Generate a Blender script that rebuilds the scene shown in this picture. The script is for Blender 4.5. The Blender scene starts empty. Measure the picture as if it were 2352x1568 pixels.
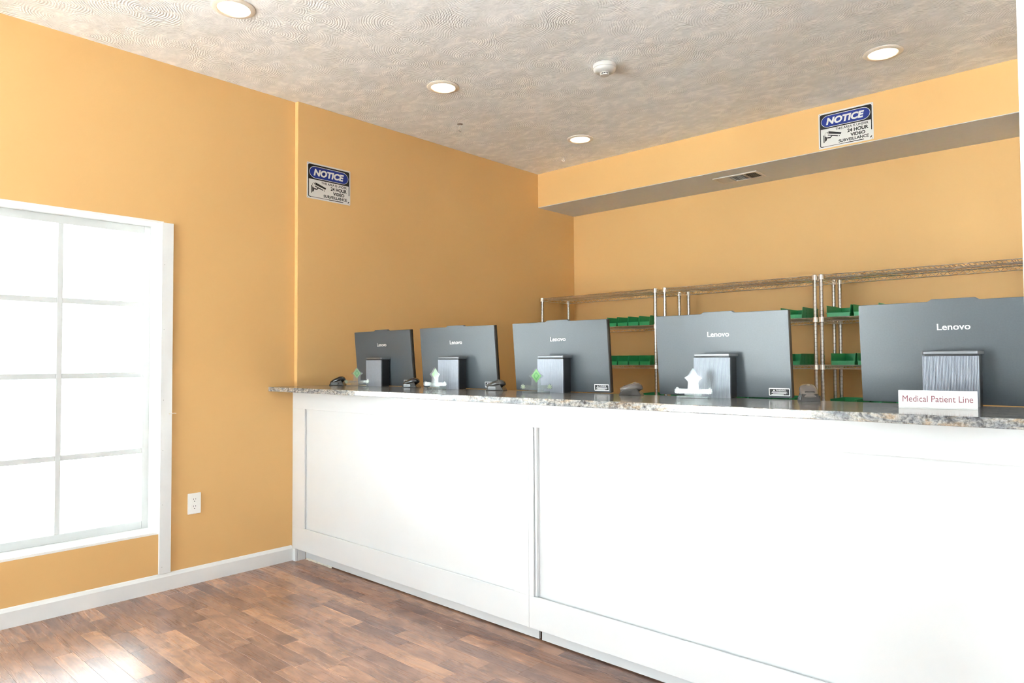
import bpy, bmesh, math, random
from mathutils import Vector, Matrix

random.seed(7)
SC = bpy.context.scene
COL = SC.collection
PI = math.pi

# ------------------------------------------------------------------ camera
F_PX, YAW, PITCH, ROLL = 1585.0, 0.73642, 0.02836, -0.00498
CAM = Vector((3.8999, -2.2680, 1.2200))
fw = Vector((-math.sin(YAW) * math.cos(PITCH), math.cos(YAW) * math.cos(PITCH), math.sin(PITCH)))
r0 = Vector((math.cos(YAW), math.sin(YAW), 0.0))
u0 = r0.cross(fw)
rt = r0 * math.cos(ROLL) + u0 * math.sin(ROLL)
up = -r0 * math.sin(ROLL) + u0 * math.cos(ROLL)
cam_d = bpy.data.cameras.new('camera')
cam_d.sensor_width = 36.0
cam_d.lens = F_PX / 2352.0 * 36.0
cam_d.clip_start = 0.02
cam_d.clip_end = 200.0
cam = bpy.data.objects.new('camera', cam_d)
m = Matrix.Identity(4)
for i in range(3):
    m[i][0], m[i][1], m[i][2], m[i][3] = rt[i], up[i], -fw[i], CAM[i]
cam.matrix_world = m
COL.objects.link(cam)
SC.camera = cam

# ------------------------------------------------------------------ world, exposure
SKY = 13.2
world = bpy.data.worlds.new('overcast_sky')
SC.world = world
world.use_nodes = True
bg = world.node_tree.nodes['Background']
bg.inputs[0].default_value = (0.84, 0.935, 1.0, 1.0)
bg.inputs[1].default_value = SKY
SC.view_settings.view_transform = 'Standard'
SC.view_settings.look = 'None'
SC.view_settings.gamma = 1.0
SC.view_settings.use_curve_mapping = False
SC.view_settings.exposure = 0.03
SC.cycles.max_bounces = 10
SC.cycles.diffuse_bounces = 6
SC.cycles.glossy_bounces = 4
SC.cycles.transparent_max_bounces = 12
SC.cycles.use_denoising = True
SC.cycles.sample_clamp_indirect = 60.0
SC.cycles.caustics_reflective = False
SC.cycles.caustics_refractive = False
SC.cycles.filter_width = 1.2

LAMP = 5.0          # radiance of the recessed lamps' diffusers
LAMP_COL = (1.0, 0.74, 0.44)

# hazy sun, added for pavement bounce onto the ceiling, from behind the building: it lights the pavement outside, never the room directly
sun_d = bpy.data.lights.new('sun', 'SUN')
sun_d.energy = 140.0
sun_d.angle = 0.05
sun_d.color = (0.97, 0.985, 1.0)
sun_o = bpy.data.objects.new('sun', sun_d)
sun_o.rotation_euler = Vector((-0.35, -0.55, -0.95)).to_track_quat('-Z', 'Y').to_euler()
COL.objects.link(sun_o)


def portal(name, loc, rot, sx, sy):
    l = bpy.data.lights.new(name, 'AREA')
    l.shape = 'RECTANGLE'
    l.size, l.size_y = sx, sy
    l.cycles.is_portal = True
    o = bpy.data.objects.new(name, l)
    o.location = loc
    o.rotation_euler = rot
    COL.objects.link(o)
    return o


# room dimensions (metres)
ZC = 2.8563           # ceiling
YS, ZS, YB = 2.3487, 2.5614, 2.8634    # soffit face, soffit underside, back wall
STEP, YST = 0.0321, 0.0105             # the left wall steps out 3 cm here
XR, YF = 6.2, -4.2                     # right wall, front wall (behind the camera)
WY0, WY1, WZ0, WZ1 = -2.886, -0.787, 0.317, 1.974   # left window opening
FRONT_WINS = [(0.30, 1.80), (4.55, 6.00)]  # unseen windows added for daylight, spaced to suit the monitor reflections
FWZ0, FWZ1 = 0.10, 2.60
portal('daylight_left', (-0.19, (WY0 + WY1) / 2, (WZ0 + WZ1) / 2), (0, -PI / 2, 0), WZ1 - WZ0, WY1 - WY0)
for a, b in FRONT_WINS:
    portal('daylight_front', ((a + b) / 2, YF - 0.17, (FWZ0 + FWZ1) / 2), (PI / 2, 0, 0), b - a, FWZ1 - FWZ0)


RWY0, RWY1, RWZ0, RWZ1 = -4.0, -3.6, 0.30, 2.40       # unseen window added in the right wall to light the left wall and ceiling
portal('daylight_right', (XR + 0.17, (RWY0 + RWY1) / 2, (RWZ0 + RWZ1) / 2), (0, PI / 2, 0), RWZ1 - RWZ0, RWY1 - RWY0)

# ------------------------------------------------------------------ materials
MATS = {}


def srgb(r, g, b):
    f = lambda c: (c / 255 / 12.92) if c / 255 <= 0.04045 else ((c / 255 + 0.055) / 1.055) ** 2.4
    return (f(r), f(g), f(b), 1.0)


class NT:
    def __init__(s, name):
        s.m = bpy.data.materials.new(name)
        s.m.use_nodes = True
        s.t = s.m.node_tree
        s.p = s.t.nodes['Principled BSDF']
        s.out = s.t.nodes['Material Output']
        MATS[name] = s.m

    def n(s, typ, **kw):
        nd = s.t.nodes.new(typ)
        for k, v in kw.items():
            if k.startswith('i_'):
                nd.inputs[k[2:].replace('_', ' ')].default_value = v
            else:
                setattr(nd, k, v)
        return nd

    def l(s, a, b):
        s.t.links.new(a, b)

    def ramp(s, fac, stops):
        r = s.n('ShaderNodeValToRGB')
        while len(r.color_ramp.elements) < len(stops):
            r.color_ramp.elements.new(0.5)
        for e, (p, c) in zip(r.color_ramp.elements, stops):
            e.position = p
            e.color = c if len(c) == 4 else (*c, 1)
        s.l(fac, r.inputs[0])
        return r.outputs[0]

    def math(s, op, a, b=None, c=None):
        nd = s.n('ShaderNodeMath', operation=op)
        for i, v in enumerate((a, b, c)):
            if v is None:
                continue
            if hasattr(v, 'is_output') or hasattr(v, 'links'):
                s.l(v, nd.inputs[i])
            else:
                nd.inputs[i].default_value = v
        return nd.outputs[0]

    def mix(s, fac, a, b, blend='MIX'):
        nd = s.n('ShaderNodeMix', data_type='RGBA', blend_type=blend)
        for k, v in ((0, fac), (6, a), (7, b)):
            if hasattr(v, 'links'):
                s.l(v, nd.inputs[k])
            else:
                nd.inputs[k].default_value = v if k == 0 or len(v) == 4 else (*v, 1)
        return nd.outputs[2]

    def bump(s, h, strength=0.3, dist=0.002):
        b = s.n('ShaderNodeBump')
        b.inputs['Strength'].default_value = strength
        b.inputs['Distance'].default_value = dist
        s.l(h, b.inputs['Height'])
        s.l(b.outputs[0], s.p.inputs['Normal'])
        return b

    def coord(s, kind='Object'):
        return s.n('ShaderNodeTexCoord').outputs[kind]

    def noise(s, vec, scale, detail=3, rough=0.5, dist=0.0):
        nd = s.n('ShaderNodeTexNoise')
        s.l(vec, nd.inputs['Vector'])
        nd.inputs['Scale'].default_value = scale
        nd.inputs['Detail'].default_value = detail
        nd.inputs['Roughness'].default_value = rough
        nd.inputs['Distortion'].default_value = dist
        return nd.outputs[0]

    def mapping(s, vec, scale=(1, 1, 1), rot=(0, 0, 0), loc=(0, 0, 0)):
        nd = s.n('ShaderNodeMapping')
        s.l(vec, nd.inputs[0])
        nd.inputs['Scale'].default_value = scale
        nd.inputs['Rotation'].default_value = rot
        nd.inputs['Location'].default_value = loc
        return nd.outputs[0]


def plain(name, col, rough=0.5, metal=0.0, spec=0.5, mottle=0.04, scale=30.0, bump=0.0, coat=0.0):
    """a single-colour material with a little procedural variation"""
    t = NT(name)
    c = t.coord()
    n = t.noise(c, scale, 4)
    lo = tuple(v * (1 - mottle) for v in col[:3])
    hi = tuple(min(1, v * (1 + mottle)) for v in col[:3])
    t.l(t.ramp(n, [(0.3, lo), (0.7, hi)]), t.p.inputs['Base Color'])
    t.p.inputs['Roughness'].default_value = rough
    t.p.inputs['Metallic'].default_value = metal
    t.p.inputs['Specular IOR Level'].default_value = spec
    if coat:
        t.p.inputs['Coat Weight'].default_value = coat
        t.p.inputs['Coat Roughness'].default_value = 0.08
    if bump:
        t.bump(t.noise(c, scale * 8, 3), bump, 0.001)
    return t.m


# painted plaster walls: warm orange tan
t = NT('wall_paint')
c = t.coord()
big = t.noise(c, 1.3, 2)
t.l(t.ramp(big, [(0.25, srgb(219, 175, 114)), (0.75, srgb(222, 179, 118))]), t.p.inputs['Base Color'])
t.p.inputs['Roughness'].default_value = 0.55
t.p.inputs['Specular IOR Level'].default_value = 0.35
t.bump(t.noise(c, 260, 4, 0.6), 0.12, 0.0008)

plain('soffit_paint', srgb(206, 207, 206), 0.7, mottle=0.02, bump=0.1)
plain('white_wall', srgb(232, 232, 230), 0.6, mottle=0.02, scale=3)
plain('white_trim', srgb(226, 227, 227), 0.35, mottle=0.015, scale=12)
plain('white_panel', srgb(213, 214, 215), 0.4, mottle=0.01, scale=6)
plain('sash_vinyl', srgb(197, 198, 197), 0.5, mottle=0.015)
plain('white_jamb', srgb(232, 231, 228), 0.5, mottle=0.015)
plain('white_plastic', srgb(240, 240, 236), 0.35, mottle=0.01)
plain('ivory_plastic', srgb(206, 202, 197), 0.4, mottle=0.02)
plain('dark_gap', (0.02, 0.016, 0.014), 0.8)
plain('raw_caulk', srgb(214, 208, 194), 0.8, mottle=0.12, scale=60)
plain('concrete_ground', srgb(205, 206, 206), 0.9, mottle=0.1, scale=2)
plain('subfloor', (0.035, 0.022, 0.016), 0.7)

# swirled ceiling plaster: fans of concentric comb arcs
t = NT('ceiling_swirl')
c = t.coord()
heights = []
for k, (sc, off) in enumerate(((4.2, (0, 0, 0)), (3.6, (3.31, 7.7, 0)))):
    v = t.mapping(c, loc=off)
    vo = t.n('ShaderNodeTexVoronoi')
    vo.voronoi_dimensions = '2D'
    t.l(v, vo.inputs['Vector'])
    vo.inputs['Scale'].default_value = sc
    sub = t.n('ShaderNodeVectorMath', operation='SUBTRACT')
    t.l(v, sub.inputs[0])
    t.l(vo.outputs['Position'], sub.inputs[1])
    sep = t.n('ShaderNodeSeparateXYZ')
    t.l(sub.outputs[0], sep.inputs[0])
    ln = t.math('SQRT', t.math('ADD', t.math('MULTIPLY', sep.outputs[0], sep.outputs[0]),
                               t.math('MULTIPLY', sep.outputs[1], sep.outputs[1])))
    wob = t.math('MULTIPLY', t.noise(c, 25, 2), 0.018)
    s_ = t.math('SINE', t.math('MULTIPLY', t.math('ADD', ln, wob), 2 * PI / 0.0125))
    mask = t.ramp(t.noise(v, 5.5 + k, 2), [(0.42, (0, 0, 0)), (0.6, (1, 1, 1))])
    heights.append(t.math('MULTIPLY', t.math('MULTIPLY', s_, 0.65), mask))
    # each fan leaves a shallow tilted pad of plaster
    heights.append(t.math('MULTIPLY', t.math('SUBTRACT', 0.14, ln), 9.0))
    rnd = t.n('ShaderNodeSeparateColor')
    t.l(vo.outputs['Color'], rnd.inputs[0])
    tx = t.math('MULTIPLY', sep.outputs[0], t.math('MULTIPLY', t.math('SUBTRACT', rnd.outputs[0], 0.5), 26.0))
    ty = t.math('MULTIPLY', sep.outputs[1], t.math('MULTIPLY', t.math('SUBTRACT', rnd.outputs[1], 0.5), 26.0))
    heights.append(t.math('ADD', tx, ty))
h = heights[0]
for x in heights[1:]:
    h = t.math('ADD', h, x)
h = t.math('ADD', h, t.math('MULTIPLY', t.noise(t.mapping(c, scale=(1, 1, 1)), 9, 4, 0.55), 5.0))
t.bump(h, 0.5, 0.0018)
t.l(t.ramp(t.noise(t.mapping(c, scale=(1.0, 1.5, 1), rot=(0, 0, 0.8)), 11, 3, 0.55, 0.6), [(0.38, srgb(232, 234, 235)), (0.56, srgb(241, 242, 243)), (0.66, srgb(252, 252, 252))]), t.p.inputs['Base Color'])  # paler dabs paint in the light that the trowelled fans catch
t.p.inputs['Roughness'].default_value = 0.6


# walnut strip floor: every strip takes its own tone and grain from its own random number
def wood(name, rnd_kind):
    t = NT(name)
    c = t.coord()
    if rnd_kind == 'object':
        rnd = t.n('ShaderNodeObjectInfo').outputs['Random']
    else:
        rnd = t.n('ShaderNodeNewGeometry').outputs['Random Per Island']
    shift = t.n('ShaderNodeCombineXYZ')
    t.l(t.math('MULTIPLY', rnd, 37.0), shift.inputs[0])
    t.l(t.math('MULTIPLY', rnd, 91.0), shift.inputs[1])
    add = t.n('ShaderNodeVectorMath', operation='ADD')
    t.l(c, add.inputs[0])
    t.l(shift.outputs[0], add.inputs[1])
    v = add.outputs[0]
    tone = t.ramp(rnd, [(0.0, srgb(138, 109, 97)), (0.3, srgb(149, 118, 103)), (0.55, srgb(160, 126, 108)),
                        (0.8, srgb(173, 135, 112)), (1.0, srgb(187, 148, 121))])
    grain = t.noise(t.mapping(v, scale=(0.7, 16, 1)), 5, 5, 0.55, 0.5)
    streak = t.ramp(grain, [(0.3, (0.8, 0.79, 0.78)), (0.7, (1.18, 1.17, 1.16))])
    cloud = t.ramp(t.noise(t.mapping(v, scale=(1, 2.2, 1)), 5.5, 3, 0.6, 1.5), [(0.33, (0.66, 0.67, 0.71)), (0.62, (1.2, 1.16, 1.12))])
    col = t.mix(1.0, tone, streak, 'MULTIPLY')
    col = t.mix(1.0, col, cloud, 'MULTIPLY')
    t.l(col, t.p.inputs['Base Color'])
    t.p.inputs['Roughness'].default_value = 0.27
    t.l(t.ramp(grain, [(0.3, (0.34, 0.34, 0.34)), (0.7, (0.24, 0.24, 0.24))]), t.p.inputs['Roughness'])
    t.p.inputs['Specular IOR Level'].default_value = 0.5
    t.bump(grain, 0.12, 0.0006)
    return t.m


wood('floor_strip_wood', 'object')
wood('floor_field_wood', 'island')

# polished granite, grey and cream with darker drifts
t = NT('granite')
c = t.coord()
warp = t.noise(c, 3.0, 4, 0.6)
wv = t.n('ShaderNodeVectorMath', operation='MULTIPLY_ADD')
t.l(t.n('ShaderNodeTexNoise').outputs[1], wv.inputs[1])
drift = t.noise(t.mapping(c, scale=(1.3, 5, 5), rot=(0.2, 0.3, 0.5)), 4.5, 6, 0.66, 2.2)
spk = t.noise(c, 110, 4, 0.7)
spk2 = t.noise(c, 38, 5, 0.7, 0.8)
base = t.ramp(drift, [(0.3, srgb(84, 86, 92)), (0.42, srgb(128, 130, 134)), (0.52, srgb(164, 161, 156)),
                      (0.62, srgb(152, 132, 112)), (0.72, srgb(176, 172, 167))])
s1 = t.ramp(spk2, [(0.36, (0.32, 0.31, 0.31)), (0.5, (0.95, 0.95, 0.95)), (0.66, (1.2, 1.18, 1.15))])
s2 = t.ramp(spk, [(0.35, (0.45, 0.44, 0.44)), (0.55, (1.05, 1.05, 1.05))])
col = t.mix(1.0, t.mix(1.0, base, s1, 'MULTIPLY'), s2, 'MULTIPLY')
t.l(col, t.p.inputs['Base Color'])
t.p.inputs['Roughness'].default_value = 0.13
t.p.inputs['Specular IOR Level'].default_value = 0.55

plain('casing_grey', (0.070, 0.083, 0.095), 0.3, spec=0.5, mottle=0.05, scale=200, bump=0.06)
plain('stand_silver', (0.27, 0.285, 0.32), 0.4, metal=0.75, mottle=0.03, scale=80)
plain('cap_grey', (0.20, 0.205, 0.22), 0.3, metal=0.6, mottle=0.03)
plain('black_plastic', (0.012, 0.012, 0.013), 0.3, mottle=0.1)
plain('screen_glass', (0.006, 0.006, 0.008), 0.08)
plain('logo_letters', (0.72, 0.71, 0.69), 0.3, metal=0.06, mottle=0.0)  # matte off-white paints in the window reflections of mirror-like letters
plain('label_white', srgb(240, 240, 240), 0.5, mottle=0.01)
plain('label_dark', srgb(52, 50, 54), 0.5, mottle=0.02)
plain('label_grey', srgb(120, 118, 122), 0.5, mottle=0.02)
plain('scanner_black', (0.018, 0.017, 0.017), 0.22, mottle=0.1, coat=0.3)
plain('scanner_taupe_sheen', (0.15, 0.128, 0.115), 0.22, mottle=0.05, coat=0.4)  # brown tone colours in the tan wall's reflection on the fourth scanner
plain('scanner_grey', (0.045, 0.041, 0.039), 0.25, mottle=0.05, coat=0.4)
plain('chrome', (0.50, 0.47, 0.45), 0.27, metal=1.0, mottle=0.03, scale=60)
plain('chrome_wire', (0.74, 0.70, 0.66), 0.3, metal=1.0, mottle=0.03, scale=60)
plain('groove', (0.12, 0.11, 0.105), 0.4, metal=0.7)
plain('bin_green', srgb(40, 154, 95), 0.38, mottle=0.06, scale=14)
plain('sign_white', srgb(212, 210, 206), 0.4, mottle=0.01)
plain('sign_black', srgb(15, 13, 12), 0.5, mottle=0.02)
plain('sign_blue', srgb(10, 38, 128), 0.4, mottle=0.02)
plain('sign_grey', srgb(96, 92, 92), 0.5)
plain('print_green_light', srgb(150, 232, 120), 0.4, mottle=0.02)
plain('print_green_mid', srgb(96, 204, 84), 0.4, mottle=0.02)
plain('print_leaf', srgb(206, 218, 176), 0.5, mottle=0.08)
plain('print_grey', srgb(120, 122, 120), 0.5)
plain('print_red', srgb(150, 92, 102), 0.5)
plain('vent_metal', srgb(206, 200, 190), 0.45, mottle=0.02)
plain('vent_duct', srgb(150, 158, 156), 0.5)
plain('hook_white', srgb(226, 220, 210), 0.4)
plain('hook_steel', (0.3, 0.26, 0.22), 0.35, metal=0.8)
plain('lamp_trim', srgb(232, 222, 208), 0.4, mottle=0.01)


def clear(name, tint, gloss, rough=0.03, milk=0.0):
    """thin clear sheet: see-through with a mirror sheen that grows at grazing angles"""
    t = NT(name)
    t.t.nodes.remove(t.p)
    tr = t.n('ShaderNodeBsdfTransparent')
    tr.inputs[0].default_value = (*tint, 1)
    gl = t.n('ShaderNodeBsdfGlossy')
    gl.inputs['Roughness'].default_value = rough
    fr = t.n('ShaderNodeFresnel')
    fr.inputs[0].default_value = 1.47
    mx = t.n('ShaderNodeMixShader')
    t.l(t.math('MULTIPLY', fr.outputs[0], gloss), mx.inputs[0])
    t.l(tr.outputs[0], mx.inputs[1])
    t.l(gl.outputs[0], mx.inputs[2])
    if milk:
        df = t.n('ShaderNodeBsdfDiffuse')
        df.inputs[0].default_value = (0.9, 0.91, 0.9, 1)
        m2 = t.n('ShaderNodeMixShader')
        m2.inputs[0].default_value = milk
        t.l(mx.outputs[0], m2.inputs[1])
        t.l(df.outputs[0], m2.inputs[2])
        mx = m2
    t.l(mx.outputs[0], t.out.inputs[0])
    return t.m


clear('window_glass', (0.97, 0.99, 0.98), 0.8)
clear('acrylic', (0.9, 0.93, 0.91), 1.0, 0.05, 0.07)

t = NT('lamp_diffuser')
t.p.inputs['Base Color'].default_value = (0.9, 0.85, 0.78, 1)
t.p.inputs['Emission Color'].default_value = (*LAMP_COL, 1)
t.p.inputs['Emission Strength'].default_value = LAMP


# ------------------------------------------------------------------ mesh helpers
class MB:
    def __init__(s):
        s.v, s.f = [], []

    def add(s, vs, fs):
        o = len(s.v)
        s.v += [tuple(x) for x in vs]
        s.f += [tuple(o + i for i in f) for f in fs]
        return s

    def box(s, x0, x1, y0, y1, z0, z1):
        return s.add([(x0, y0, z0), (x1, y0, z0), (x1, y1, z0), (x0, y1, z0),
                      (x0, y0, z1), (x1, y0, z1), (x1, y1, z1), (x0, y1, z1)],
                     [(0, 3, 2, 1), (4, 5, 6, 7), (0, 1, 5, 4), (1, 2, 6, 5), (2, 3, 7, 6), (3, 0, 4, 7)])

    def prism(s, poly, y0, y1):
        """polygon in the XZ plane (counter-clockwise seen from -Y), from y0 (front) to y1"""
        n = len(poly)
        vs = [(x, y0, z) for x, z in poly] + [(x, y1, z) for x, z in poly]
        fs = [tuple(range(n)), tuple(reversed(range(n, 2 * n)))]
        fs += [(i, i + n, (i + 1) % n + n, (i + 1) % n) for i in range(n)]
        return s.add(vs, fs)

    def tube(s, pts, r, n=6, closed=False):
        pts = [Vector(p) for p in pts]
        k = len(pts)
        rings = []
        prev = None
        for i, p in enumerate(pts):
            a = pts[(i - 1) % k] if (closed or i > 0) else p
            b = pts[(i + 1) % k] if (closed or i < k - 1) else p
            d = (b - a).normalized()
            if prev is None:
                ref = Vector((0, 0, 1)) if abs(d.z) < 0.9 else Vector((1, 0, 0))
                x = d.cross(ref).normalized()
            else:
                x = (prev - d * prev.dot(d)).normalized()
            prev = x
            y = d.cross(x)
            rings.append([p + (x * math.cos(2 * PI * j / n) + y * math.sin(2 * PI * j / n)) * r for j in range(n)])
        vs = [q for rg in rings for q in rg]
        fs = []
        for i in range(k if closed else k - 1):
            for j in range(n):
                a, b = i * n, ((i + 1) % k) * n
                fs.append((a + j, a + (j + 1) % n, b + (j + 1) % n, b + j))
        if not closed:
            fs.append(tuple(reversed(range(n))))
            fs.append(tuple((k - 1) * n + j for j in range(n)))
        return s.add(vs, fs)

    def lathe(s, prof, n=24, cx=0.0, cy=0.0):
        """profile of (radius, z), turned about the vertical through cx, cy"""
        k = len(prof)
        vs = [(cx + r * math.cos(2 * PI * j / n), cy + r * math.sin(2 * PI * j / n), z) for r, z in prof for j in range(n)]
        fs = []
        for i in range(k - 1):
            for j in range(n):
                fs.append((i * n + j, i * n + (j + 1) % n, (i + 1) * n + (j + 1) % n, (i + 1) * n + j))
        if prof[0][0] > 1e-6:
            fs.append(tuple(reversed(range(n))))
        if prof[-1][0] > 1e-6:
            fs.append(tuple((k - 1) * n + j for j in range(n)))
        return s.add(vs, fs)

    def mesh(s, name, mat):
        me = bpy.data.meshes.new(name)
        me.from_pydata(s.v, [], s.f)
        bm = bmesh.new()
        bm.from_mesh(me)
        bmesh.ops.recalc_face_normals(bm, faces=bm.faces)
        bm.to_mesh(me)
        bm.free()
        me.materials.append(MATS[mat])
        return me

    def build(s, name, mat, parent=None, smooth=False, bevel=0.0, seg=2):
        o = bpy.data.objects.new(name, s.mesh(name, mat))
        COL.objects.link(o)
        if parent is not None:
            o.parent = parent
        if smooth:
            for p in o.data.polygons:
                p.use_smooth = True
            o.data.set_sharp_from_angle(angle=math.radians(40))
        if bevel:
            b = o.modifiers.new('bevel', 'BEVEL')
            b.width, b.segments, b.limit_method = bevel, seg, 'ANGLE'
            b.angle_limit = math.radians(40)
        return o


def tag(o, label, cat=None, group=None):
    o['label'] = label
    if cat:
        o['category'] = cat
    if group:
        o['group'] = group
    return o


def thing(name, label, cat, loc=(0, 0, 0), rz=0.0, group=None):
    o = bpy.data.objects.new(name, None)
    o.empty_display_size = 0.05
    COL.objects.link(o)
    o.location = loc
    o.rotation_euler = (0, 0, rz)
    return tag(o, label, cat, group)


def struct(o, label=None):
    o['kind'] = 'structure'
    if label:
        o['label'] = label
    return o


def copy_tree(o, parent=None):
    c = o.copy()
    COL.objects.link(c)
    c.parent = parent
    for ch in list(o.children):
        copy_tree(ch, c)
    return c


def text(name, body, mat, parent, x0, x1, z0, z1, y, thick=0.0004, bold=0.0, shear=0.0):
    """lettering fitted into the rectangle x0..x1, z0..z1 of the XZ plane, facing -Y"""
    cu = bpy.data.curves.new(name, 'FONT')
    cu.body = body
    cu.size = 1.0
    cu.offset = bold
    cu.shear = shear
    cu.extrude = 0.05
    cu.resolution_u = 4
    ob = bpy.data.objects.new(name, cu)
    COL.objects.link(ob)
    dg = bpy.context.evaluated_depsgraph_get()
    me = bpy.data.meshes.new_from_object(ob.evaluated_get(dg))
    bpy.data.objects.remove(ob)
    xs = [v.co.x for v in me.vertices]
    ys = [v.co.y for v in me.vertices]
    ax, bx_, ay, by = min(xs), max(xs), min(ys), max(ys)
    for v in me.vertices:
        q = v.co.copy()
        v.co = (x0 + (q.x - ax) / (bx_ - ax) * (x1 - x0), y - (0 if q.z < 0 else thick),
                z0 + (q.y - ay) / (by - ay) * (z1 - z0))
    me.materials.clear()
    me.materials.append(MATS[mat])
    o = bpy.data.objects.new(name, me)
    COL.objects.link(o)
    o.parent = parent
    return o


def rrect(x0, x1, z0, z1, r, n=5):
    pts = []
    for cx, cz, a in ((x1 - r, z0 + r, -PI / 2), (x1 - r, z1 - r, 0), (x0 + r, z1 - r, PI / 2), (x0 + r, z0 + r, PI)):
        for i in range(n + 1):
            t_ = a + PI / 2 * i / n
            pts.append((cx + r * math.cos(t_), cz + r * math.sin(t_)))
    return pts


# ------------------------------------------------------------------ the room shell
T = 0.2
# left wall, front stretch, with the window opening
b = MB()
b.box(-T, 0, YF, WY0 - 0.012, 0, ZC)
b.box(-T, 0, WY1 + 0.012, YST, 0, ZC)
b.box(-T, 0, WY0 - 0.012, WY1 + 0.012, 0, WZ0 - 0.012)
b.box(-T, 0, WY0 - 0.012, WY1 + 0.012, WZ1 + 0.012, ZC)
struct(b.build('wall_left', 'wall_paint'), 'orange tan painted wall with the tall white window')
b = MB().box(-T, STEP, YST, YB + T, 0, ZC)
struct(b.build('wall_left_rear', 'wall_paint', bevel=0.003), 'orange tan wall stretch behind the counter, standing slightly proud')
b = MB().box(STEP, XR + T, YB, YB + T, 0, ZC)
struct(b.build('wall_back', 'wall_paint'), 'orange tan back wall behind the wire racks')
b = MB().box(STEP, XR, YS, YB, ZS + 0.004, ZC)
struct(b.build('wall_soffit', 'wall_paint'), 'orange tan bulkhead boxed in along the back wall')
b = MB().box(STEP, XR, YS + 0.002, YB, ZS, ZS + 0.004)
struct(b.build('ceiling_soffit', 'soffit_paint'), 'off-white underside of the bulkhead')
b = MB().box(XR, XR + T, YF, RWY0, 0, ZC).box(XR, XR + T, RWY1, YB, 0, ZC)
b.box(XR, XR + T, RWY0, RWY1, 0, RWZ0).box(XR, XR + T, RWY0, RWY1, RWZ1, ZC)
struct(b.build('wall_right', 'white_wall'))
b = MB()
xs = [-T] + [v for w in FRONT_WINS for v in w] + [XR + T]
for i in range(0, len(xs), 2):
    b.box(xs[i], xs[i + 1], YF - T, YF, 0, ZC)
for a, c_ in FRONT_WINS:
    b.box(a, c_, YF - T, YF, 0, FWZ0)
    b.box(a, c_, YF - T, YF, FWZ1, ZC)
struct(b.build('wall_front', 'white_wall'))
b = MB().box(-T, XR + T, YF - T, YB + T, ZC, ZC + 0.15)
struct(b.build('ceiling', 'ceiling_swirl'), 'white plaster ceiling combed in overlapping swirls')
b = MB().box(-60, 60, -60, 60, -0.35, -0.25)
struct(b.build('ground', 'concrete_ground'))

# floor of narrow walnut strips running along the counter
floor = struct(MB().box(-T, XR + T, YF - T, YB + T, -0.12, -0.006).build('floor', 'subfloor'), 'brown walnut strip floor with a satin sheen')
SW = 0.078
Y_TOP = 0.075


def strip_mesh(ln):
    e = 0.0002
    b = MB()
    x0, x1, y0, y1 = -ln / 2 + 0.0003, ln / 2 - 0.0003, -SW / 2 + 0.0003, SW / 2 - 0.0003
    b.add([(x0, y0, -0.006), (x1, y0, -0.006), (x1, y1, -0.006), (x0, y1, -0.006),
           (x0, y0, -e), (x1, y0, -e), (x1, y1, -e), (x0, y1, -e),
           (x0 + e, y0 + e, 0), (x1 - e, y0 + e, 0), (x1 - e, y1 - e, 0), (x0 + e, y1 - e, 0)],
          [(0, 3, 2, 1), (0, 1, 5, 4), (1, 2, 6, 5), (2, 3, 7, 6), (3, 0, 4, 7),
           (4, 5, 9, 8), (5, 6, 10, 9), (6, 7, 11, 10), (7, 4, 8, 11), (8, 9, 10, 11)])
    return b


LENS = (0.26, 0.34, 0.42, 0.52, 0.66)
smesh = {l: strip_mesh(l).mesh('plank', 'floor_strip_wood') for l in LENS}
field = MB()
rnd = random.Random(11)
n_strip = 0
row = 0
y = Y_TOP
while y > YF:
    yc = y - SW / 2
    x = -rnd.choice((0.05, 0.12, 0.2, 0.27, 0.33))
    while x < XR:
        l = rnd.choice(LENS)
        near = yc > -1.75 and x < 0.95 + (yc + 1.75) * 1.05 and n_strip < 300
        if near:
            o = bpy.data.objects.new('plank', smesh[l])
            o.location = (x + l / 2, yc, 0)
            o.parent = floor
            COL.objects.link(o)
            n_strip += 1
        else:
            sm = strip_mesh(l)
            field.add([(vx + x + l / 2, vy + yc, vz) for vx, vy, vz in sm.v], sm.f)
        x += l
    y -= SW
    row += 1
fo = field.build('plank_field', 'floor_field_wood', floor)
fo['kind'] = 'stuff'
# floor behind and beneath the counter, out of sight
MB().box(-T, XR, Y_TOP, YB, -0.006, 0).build('rear_floor', 'floor_field_wood', floor)

# baseboards
BH, BT = 0.092, 0.014
prof = [(0, 0), (BT, 0), (BT, 0.074), (BT * 0.45, BH - 0.004), (0, BH)]


def base_run(name, y0, y1, x):
    n = len(prof)
    vs = [(x + px, y0, pz) for px, pz in prof] + [(x + px, y1, pz) for px, pz in prof]
    fs = [tuple(range(n)), tuple(reversed(range(n, 2 * n)))] + [(i, i + n, (i + 1) % n + n, (i + 1) % n) for i in range(n)]
    return MB().add(vs, fs).build(name, 'white_trim')


struct(base_run('baseboard_left', YF, YST - 0.015, 0.0), 'white baseboard under the window')
bb = struct(MB().box(0.0005, STEP + 0.0135, YST - 0.0145, YST - 0.0005, 0, 0.0752).build('baseboard_return', 'white_trim'),
            'short white baseboard end in the corner by the counter')
MB().box(STEP + 0.001, STEP + 0.0138, YST + 0.003, 0.066, 0, 0.07).build('return_board', 'white_trim', bb)

# right foreground: edge of a white painted column
x0, y0 = 3.781, -1.05
col_ = struct(MB().box(x0, x0 + 0.13, y0, y0 + 0.13, 0, ZC).build('trim_1', 'white_trim', bevel=0.004),
              'edge of a white painted column at the right of the picture')


# ------------------------------------------------------------------ windows
def sash_window(name, label, casing=False):
    w = bpy.data.objects.new(name, None)
    w.empty_display_size = 0.1
    COL.objects.link(w)
    return struct(w, label)


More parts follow.
